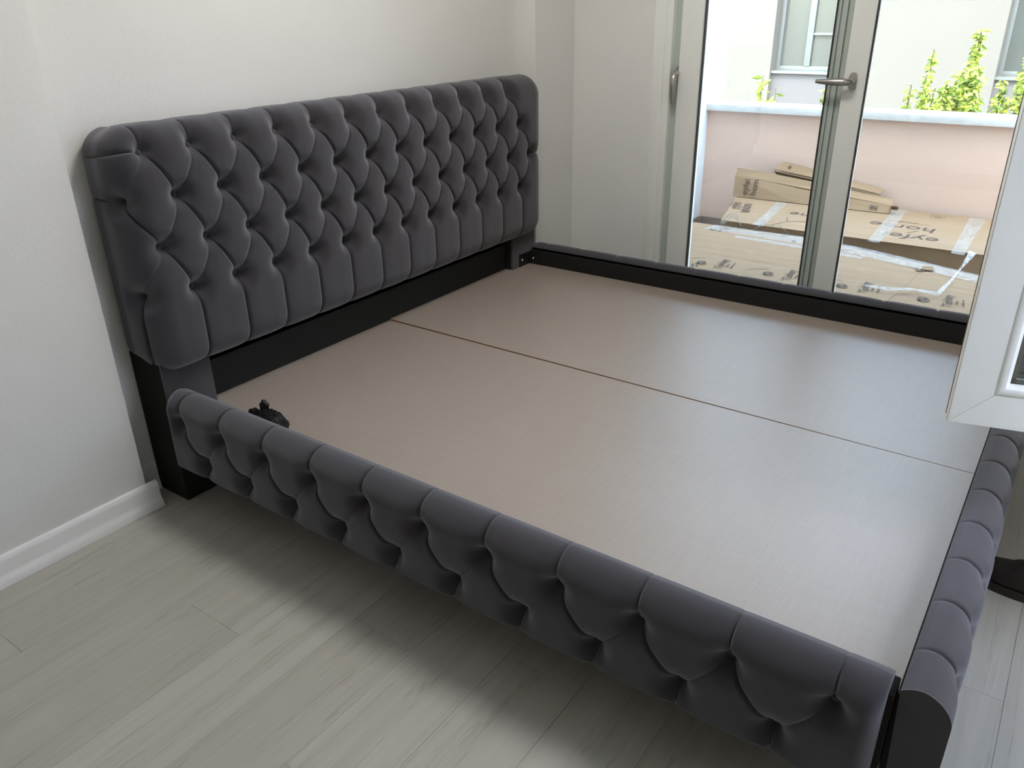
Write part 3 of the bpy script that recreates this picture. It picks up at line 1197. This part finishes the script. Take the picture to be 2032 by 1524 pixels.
# torn hole
bm = bmesh.new()
hole = []
for k in range(14):
    a = 2 * math.pi * k / 14
    r_ = 0.032 * (1 + 0.35 * math.sin(3 * a + 1))
    hole.append(bm.verts.new(Vector((1.545 + r_ * 1.25 * math.cos(a), 2.985 + r_ * math.sin(a), ZT)) - Vector(c1_.location)))
bm.faces.new(hole)
link('torn_patch', bm_mesh(bm, 'torn_patch'), M_torn, c1_)
flap('torn_flap', [(1.535, 2.968, 0.190), (1.595, 2.975, 0.190), (1.580, 3.005, 0.202), (1.540, 2.995, 0.200)], 0, 0, c1_)

# second carton
ZT2 = 0.217
c2_ = empty('carton', (1.05, 3.72, -0.09))
tag(c2_, 'cardboard carton behind the first, standing against the parapet with its brand lettering upside down', 'carton', 'cartons on the balcony')
pts = [(0.385, 3.345), (2.20, 3.345), (2.20, 4.15), (0.215, 4.15), (0.222, 4.02)]
prism('body', [(a - 1.05, b2 - 3.72) for a, b2 in pts], 'z', 0.001, ZT2 + 0.09 - 0.004, M_card, c2_)
flap('lid_flap', [(0.380, 3.340, 0.213), (0.905, 3.340, 0.213), (0.905, 4.15, 0.213), (0.212, 4.15, 0.213), (0.219, 4.02, 0.213)], 0, 0, c2_)
flap('lid_flap', [(0.915, 3.340, 0.2135), (2.205, 3.340, 0.2135), (2.205, 4.155, 0.2135), (0.915, 4.155, 0.2135)], 0, 0, c2_)
Z2 = 0.2182
flip_r = math.pi + math.radians(-2)
lettering('eyfel', 1.385, 3.510, Z2, 0.155, flip_r, c2_, 0.0004)
lettering('home', 1.300, 3.715, Z2, 0.155, flip_r, c2_, 0.0004)
lettering('home collection', 1.30, 3.84, Z2, 0.020, flip_r, c2_)
w = 0.003
strips('printed_line', [[((1.352, 3.595, Z2), (1.358, 3.592, Z2)), ((1.395, 3.665, Z2), (1.401, 3.662, Z2))],
                        [((1.175, 3.823, Z2), (1.175, 3.826, Z2)), ((1.43, 3.823, Z2), (1.43, 3.826, Z2))]], M_ink, c2_)
lettering('Turkey', 1.08, 4.02, Z2, 0.038, flip_r, c2_)
lettering('Turkey', 0.78, 3.96, Z2, 0.034, flip_r, c2_)
lettering('ne', 0.725, 3.715, Z2, 0.13, flip_r, c2_)
lettering('e', 0.425, 3.61, Z2, 0.13, flip_r, c2_, 0.0006)
lettering('eyfel', 0.315, 3.74, Z2, 0.10, math.radians(105), c2_)
lettering('hom', 0.385, 3.74, Z2, 0.10, math.radians(105), c2_)
# drawn figure marks
fg = []
for (a0, a1, b0, b1) in ((0.66, 3.36, 0.72, 3.50), (0.72, 3.50, 0.80, 3.55), (0.72, 3.50, 0.69, 3.60), (0.80, 3.55, 0.90, 3.62)):
    dx, dy = b0 - a0, b1 - a1
    L2 = math.hypot(dx, dy)
    nx, ny = -dy / L2 * 0.0022, dx / L2 * 0.0022
    fg.append([((a0 - nx, a1 - ny, Z2), (a0 + nx, a1 + ny, Z2)), ((b0 - nx, b1 - ny, Z2), (b0 + nx, b1 + ny, Z2))])
strips('printed_line', fg, M_ink, c2_)
# printed umbrella symbols in thin squares
for (sx, sy) in ((1.43, 4.06), (0.88, 4.06), (0.53, 4.06)):
    q = 0.036
    w = 0.0012
    sq = [[((sx - q, sy - q - w, Z2), (sx - q, sy - q + w, Z2)), ((sx + q, sy - q - w, Z2), (sx + q, sy - q + w, Z2))],
          [((sx - q, sy + q - w, Z2), (sx - q, sy + q + w, Z2)), ((sx + q, sy + q - w, Z2), (sx + q, sy + q + w, Z2))],
          [((sx - q - w, sy - q, Z2), (sx - q + w, sy - q, Z2)), ((sx - q - w, sy + q, Z2), (sx - q + w, sy + q, Z2))],
          [((sx + q - w, sy - q, Z2), (sx + q + w, sy - q, Z2)), ((sx + q - w, sy + q, Z2), (sx + q + w, sy + q, Z2))]]
    strips('printed_symbol', sq, M_ink, c2_, True)
    bm = bmesh.new()
    dome = [bm.verts.new(Vector((sx + 0.024 * math.cos(a), sy + 0.004 - 0.016 * math.sin(a), Z2)) - Vector(c2_.location)) for a in np.linspace(0, math.pi, 10)]
    bm.faces.new(dome)
    link('printed_symbol', bm_mesh(bm, 'printed_symbol'), M_ink, c2_)
strips('clear_tape', [[((1.165, 4.14, Z2 + 0.0006), (1.245, 4.14, Z2 + 0.0006)), ((1.19, 3.75, Z2 + 0.0006), (1.265, 3.75, Z2 + 0.0006)), ((1.215, 3.30, Z2 + 0.0006), (1.275, 3.30, Z2 + 0.0006))],
                      [((1.585, 4.14, Z2 + 0.0006), (1.675, 4.14, Z2 + 0.0006)), ((1.60, 3.75, Z2 + 0.0006), (1.67, 3.75, Z2 + 0.0006)), ((1.62, 3.28, Z2 + 0.0006), (1.68, 3.28, Z2 + 0.0006))],
                      [((0.50, 3.97, Z2 + 0.0006), (0.57, 3.97, Z2 + 0.0006)), ((0.55, 3.6, Z2 + 0.0006), (0.61, 3.6, Z2 + 0.0006)), ((0.575, 3.32, Z2 + 0.0006), (0.64, 3.32, Z2 + 0.0006))]], M_tape, c2_)

# folded carton remnant lying along the back of the second carton
c3_ = empty('carton_remnant', (0.65, 4.02, 0.218))
tag(c3_, 'folded torn strip of cardboard lying on the carton beside the parapet corner', 'cardboard', 'cartons on the balcony')
flap('front_flap', [(0.185, 4.000, 0.2195), (0.60, 4.005, 0.2195), (1.15, 4.01, 0.2195), (1.16, 4.04, 0.262), (0.62, 4.05, 0.300), (0.345, 4.05, 0.335), (0.170, 4.045, 0.345)], 0, 0, c3_)
flap('top_flap', [(0.170, 4.049, 0.345), (0.345, 4.054, 0.335), (0.62, 4.054, 0.300), (1.16, 4.044, 0.262), (1.14, 4.10, 0.290), (0.66, 4.10, 0.345), (0.33, 4.085, 0.380), (0.168, 4.075, 0.392)], 0, 0, c3_)
lettering('eyfel', 0.262, 4.036, 0.305, 0.062, math.radians(0), c3_, 0.0004, rx=0, ry=0).rotation_euler = Matrix(((0.15, -0.98, 0), (0.25, 0.2, -0.9), (0.95, 0.1, 0.4))).to_euler()
for o_ in [c for c in c3_.children if c.name.startswith('printed_lettering')]:
    bpy.data.objects.remove(o_)


def lettering_on(txt, origin, xdir, ydir, size, parent, bold=0.0):
    X = Vector(xdir).normalized()
    Z = X.cross(Vector(ydir)).normalized()
    Y = Z.cross(X)
    o = link('printed_lettering', text_mesh(txt, size, bold), None, parent)
    o.rotation_euler = Matrix((X, Y, Z)).transposed().to_euler()
    o.location = Vector(origin) - Vector(parent.location) + Z * 0.0085
    return o


lettering_on('eyfel', (0.262, 4.020, 0.284), (0.02, 0.35, 0.93), (-1, 0.02, 0.02), 0.056, c3_, 0.0004)
lettering_on('hom', (0.318, 4.022, 0.286), (0.02, 0.35, 0.93), (-1, 0.02, 0.02), 0.058, c3_, 0.0004)
lettering_on('ne', (1.06, 4.020, 0.240), (-1, 0, 0.05), (0, -0.5, -0.8), 0.05, c3_, 0.0006)
lettering_on('e', (0.83, 4.075, 0.312), (1, 0.05, -0.1), (0, 0.7, 0.7), 0.05, c3_, 0.0004)
bm = bmesh.new()
for k in range(7):
    box_bm(bm, 0.505 + k * 0.004, 0.522 + k * 0.004, -0.012 - 0.004 * (k % 2), 0.006, 0.03 + 0.004 * (k % 3), 0.042 + 0.004 * ((k + 1) % 3))
link('torn_edge', bm_mesh(bm, 'torn_edge'), M_torn, c3_)

# second remnant leaning on the parapet
c4_ = empty('carton_remnant', (0.65, 4.13, 0.30))
tag(c4_, 'open folded cardboard flap leaning on the pink parapet, rearmost of the boxes', 'cardboard', 'cartons on the balcony')
flap('top_flap', [(0.385, 4.130, 0.385), (0.66, 4.130, 0.352), (1.05, 4.125, 0.296), (1.06, 4.175, 0.316), (0.66, 4.185, 0.388), (0.425, 4.19, 0.428)], 0, 0, c4_)
flap('under_flap', [(0.385, 4.126, 0.380), (0.40, 4.172, 0.345), (0.80, 4.172, 0.298), (1.05, 4.166, 0.285), (1.05, 4.121, 0.292), (0.66, 4.126, 0.347)], 0, 0, c4_)
lettering_on('e', (0.475, 4.163, 0.398), (1, 0.0, -0.14), (0, 0.75, 0.6), 0.052, c4_, 0.0004)

# stretch-film strands
def ribbon(name, pts, widths, twists, parent, material):
    bm = bmesh.new()
    prev = None
    pts = [Vector(p) for p in pts]
    n = 24
    for i in range(n + 1):
        t = i / n * (len(pts) - 1)
        k = min(int(t), len(pts) - 2)
        f = t - k
        p = pts[k].lerp(pts[k + 1], f)
        d_ = (pts[k + 1] - pts[k]).normalized()
        w_ = widths[k] * (1 - f) + widths[k + 1] * f
        a = twists[k] * (1 - f) + twists[k + 1] * f
        side = d_.cross(Vector((0, 0, 1))).normalized()
        upv = side.cross(d_)
        s_ = side * math.cos(a) + upv * math.sin(a)
        q = [bm.verts.new(p + s_ * w_ * x_ + upv * 0.0015 * math.sin(i * 1.7 + x_ * 5) - Vector(parent.location)) for x_ in (-1, -0.33, 0.33, 1)]
        if prev:
            for j in range(3):
                bm.faces.new((prev[j], prev[j + 1], q[j + 1], q[j]))
        prev = q
    return link(name, bm_mesh(bm, name, 80), material, parent)


ribbon('film_strand', [(1.715, 3.245, 0.240), (1.70, 3.05, 0.208), (1.69, 2.80, 0.203), (1.675, 2.58, 0.205)], [0.018, 0.006, 0.006, 0.011], [0.3, 1.1, 0.4, 0.9], c1_, M_film)
ribbon('film_strand', [(1.675, 2.58, 0.205), (1.58, 2.57, 0.212), (1.48, 2.535, 0.205), (1.38, 2.54, 0.203)], [0.010, 0.006, 0.010, 0.006], [0.9, 0.2, 0.7, 0.3], c1_, M_film)
ribbon('film_loop', [(0.40, 3.265, 0.205), (0.44, 3.265, 0.255), (0.48, 3.265, 0.262), (0.52, 3.265, 0.205)], [0.022, 0.02, 0.02, 0.015], [0.5, 0.9, 1.1, 0.6], c1_, M_film)
ribbon('film_loop', [(0.60, 3.26, 0.200), (0.64, 3.270, 0.232), (0.74, 3.270, 0.235), (0.80, 3.26, 0.200)], [0.006, 0.006, 0.006, 0.006], [0.5, 0.9, 1.1, 0.6], c1_, M_film)

for o_, (dx_, dy_, dz_) in ((c1_, (-0.03, 0.06, -0.015)), (c2_, (-0.03, 0.02, -0.015)), (c3_, (-0.01, 0.0, -0.015)), (c4_, (0.0, 0.0, -0.008))):
    o_.location = o_.location + Vector((dx_, dy_, dz_))

# ================================================================== NEIGHBOURING HOUSE AND GARDEN
YN = 9.0
nb_ = empty('neighbouring_house', (0, YN, -3.0))
tag(nb_, 'sunlit cream house across the garden with white framed windows', 'house')


def npart(o, parent=None):
    o.data.transform(Matrix.Translation((0, -YN, 3.0)))
    o.parent = parent or nb_
    return o


W1 = (-1.36, -0.56)
W2 = (1.02, 1.90)
YR = YN + 0.20
zb, zt = -3.0, 4.0
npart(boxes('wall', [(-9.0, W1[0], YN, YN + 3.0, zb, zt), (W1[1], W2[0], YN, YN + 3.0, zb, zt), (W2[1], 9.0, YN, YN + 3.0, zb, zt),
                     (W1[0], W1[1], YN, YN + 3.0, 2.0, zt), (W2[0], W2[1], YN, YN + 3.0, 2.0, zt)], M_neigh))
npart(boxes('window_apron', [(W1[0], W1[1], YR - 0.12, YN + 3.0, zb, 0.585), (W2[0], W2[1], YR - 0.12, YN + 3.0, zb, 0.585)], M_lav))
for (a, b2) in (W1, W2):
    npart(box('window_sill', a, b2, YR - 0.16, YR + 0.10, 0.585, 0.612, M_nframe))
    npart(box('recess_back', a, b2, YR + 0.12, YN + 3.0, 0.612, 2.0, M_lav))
    f0 = 0.045
    mid = a + (b2 - a) * 0.46
    wf = npart(boxes('window_frame', [(a, a + f0, YR, YR + 0.06, 0.612, 2.0), (b2 - f0, b2, YR, YR + 0.06, 0.612, 2.0), (a + f0, b2 - f0, YR, YR + 0.06, 0.612, 0.66),
                                      (a + f0, b2 - f0, YR, YR + 0.06, 1.94, 2.0), (mid - 0.035, mid + 0.035, YR - 0.01, YR + 0.06, 0.66, 1.94), (mid + 0.035, b2 - f0, YR, YR + 0.06, 1.0, 1.025)], M_nframe, bev=0.004))
    for (p0, p1, q0, q1) in ((a + f0, mid - 0.035, 0.66, 1.94), (mid + 0.035, b2 - f0, 0.66, 1.0), (mid + 0.035, b2 - f0, 1.025, 1.94)):
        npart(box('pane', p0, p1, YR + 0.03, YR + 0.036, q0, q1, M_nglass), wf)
tag(box('ground', -30, 30, YP + 0.25, 40, -3.2, -3.0, M_ground), kind='structure')


def shrub(name, label, loc, branches, nleaf, lsize, seed):
    """branches: list of (dx, dy, height) tips"""
    r_ = random.Random(seed)
    root = empty(name, (loc[0], loc[1], -3.0))
    tag(root, label, 'shrub', 'shrubs in the garden')
    bm = bmesh.new()
    lv = []
    for (dx, dy, top, spread) in branches:
        p0 = Vector((dx * 0.25, dy * 0.25, 0))
        tip = Vector((dx, dy, top + 3.0))
        mid = p0.lerp(tip, 0.5) + Vector((r_.uniform(-.1, .1), r_.uniform(-.1, .1), 0))
        tube_bm(bm, [p0, mid, tip], [0.02, 0.012, 0.004], 6)
        for i in range(int(3.6 * nleaf * spread / 0.12)):
            t = r_.random() ** 0.8
            z_ = tip.z - t * 0.95
            s_ = spread * (0.25 + 1.0 * t)
            c = Vector((dx * (0.9 + 0.1 * (1 - t)) + r_.gauss(0, 1) * s_ * 0.55, dy + r_.gauss(0, 1) * s_ * 0.55, z_))
            lv.append(c)
    link('stems', bm_mesh(bm, 'stems', 60), M_stem, root)
    V, F = [], []
    for c in lv:
        dirv = Vector((r_.gauss(0, 1), r_.gauss(0, 1), r_.gauss(-0.5, 0.6))).normalized()
        side = dirv.cross(Vector((r_.gauss(0, 1), r_.gauss(0, 1), r_.gauss(0, 1)))).normalized()
        nn = dirv.cross(side)
        L3 = lsize * r_.uniform(0.7, 1.3)
        w = L3 * 0.24
        b0 = len(V)
        V += [c, c + dirv * L3 * 0.45 + side * w + nn * w * 0.3, c + dirv * L3, c + dirv * L3 * 0.45 - side * w + nn * w * 0.3, c + dirv * L3 * 0.45 - nn * w * 0.15]
        F += [(b0, b0 + 1, b0 + 4), (b0 + 1, b0 + 2, b0 + 4), (b0 + 2, b0 + 3, b0 + 4), (b0 + 3, b0, b0 + 4)]
    me = bpy.data.meshes.new('foliage')
    me.from_pydata([tuple(v) for v in V], [], F)
    me.update()
    fo = link('foliage', me, M_leaf, root)
    fo['kind'] = 'stuff'
    return root


shrub('leafy_shrub', 'tall bright green shrub with an upright plume behind the parapet', (1.08, 6.0),
      [(0.10, 0.0, 1.16, 0.07), (-0.20, 0.05, 1.02, 0.03), (0.02, 0.1, 0.86, 0.12), (0.14, -0.05, 0.90, 0.09), (-0.06, 0, 0.78, 0.10)], 300, 0.050, 1)
shrub('leafy_shrub', 'rounded green shrub beside the open sash, seen over the coping', (1.49, 6.45),
      [(0.0, 0.0, 0.98, 0.08), (0.10, 0.05, 0.90, 0.12), (-0.14, 0.0, 0.78, 0.09), (0.22, 0, 1.0, 0.10)], 280, 0.050, 2)
shrub('leafy_shrub', 'small low green shrub at the left foot of the tall plume', (0.908, 5.6),
      [(0.03, 0.0, 0.87, 0.06), (-0.06, 0.0, 0.80, 0.045), (0.10, 0.02, 0.78, 0.05)], 220, 0.046, 3)
shrub('leafy_shrub', 'slim sprig of drooping leaves left of the neighbour window', (-0.38, 6.0),
      [(-0.02, 0.0, 0.80, 0.05), (0.10, 0.0, 0.70, 0.04)], 60, 0.080, 4)
shrub('leafy_shrub', 'little sprig of yellow-green leaves behind the door meeting stile', (0.12, 6.0),
      [(0.0, 0.0, 0.70, 0.06), (0.08, 0.0, 0.72, 0.05)], 60, 0.080, 5)
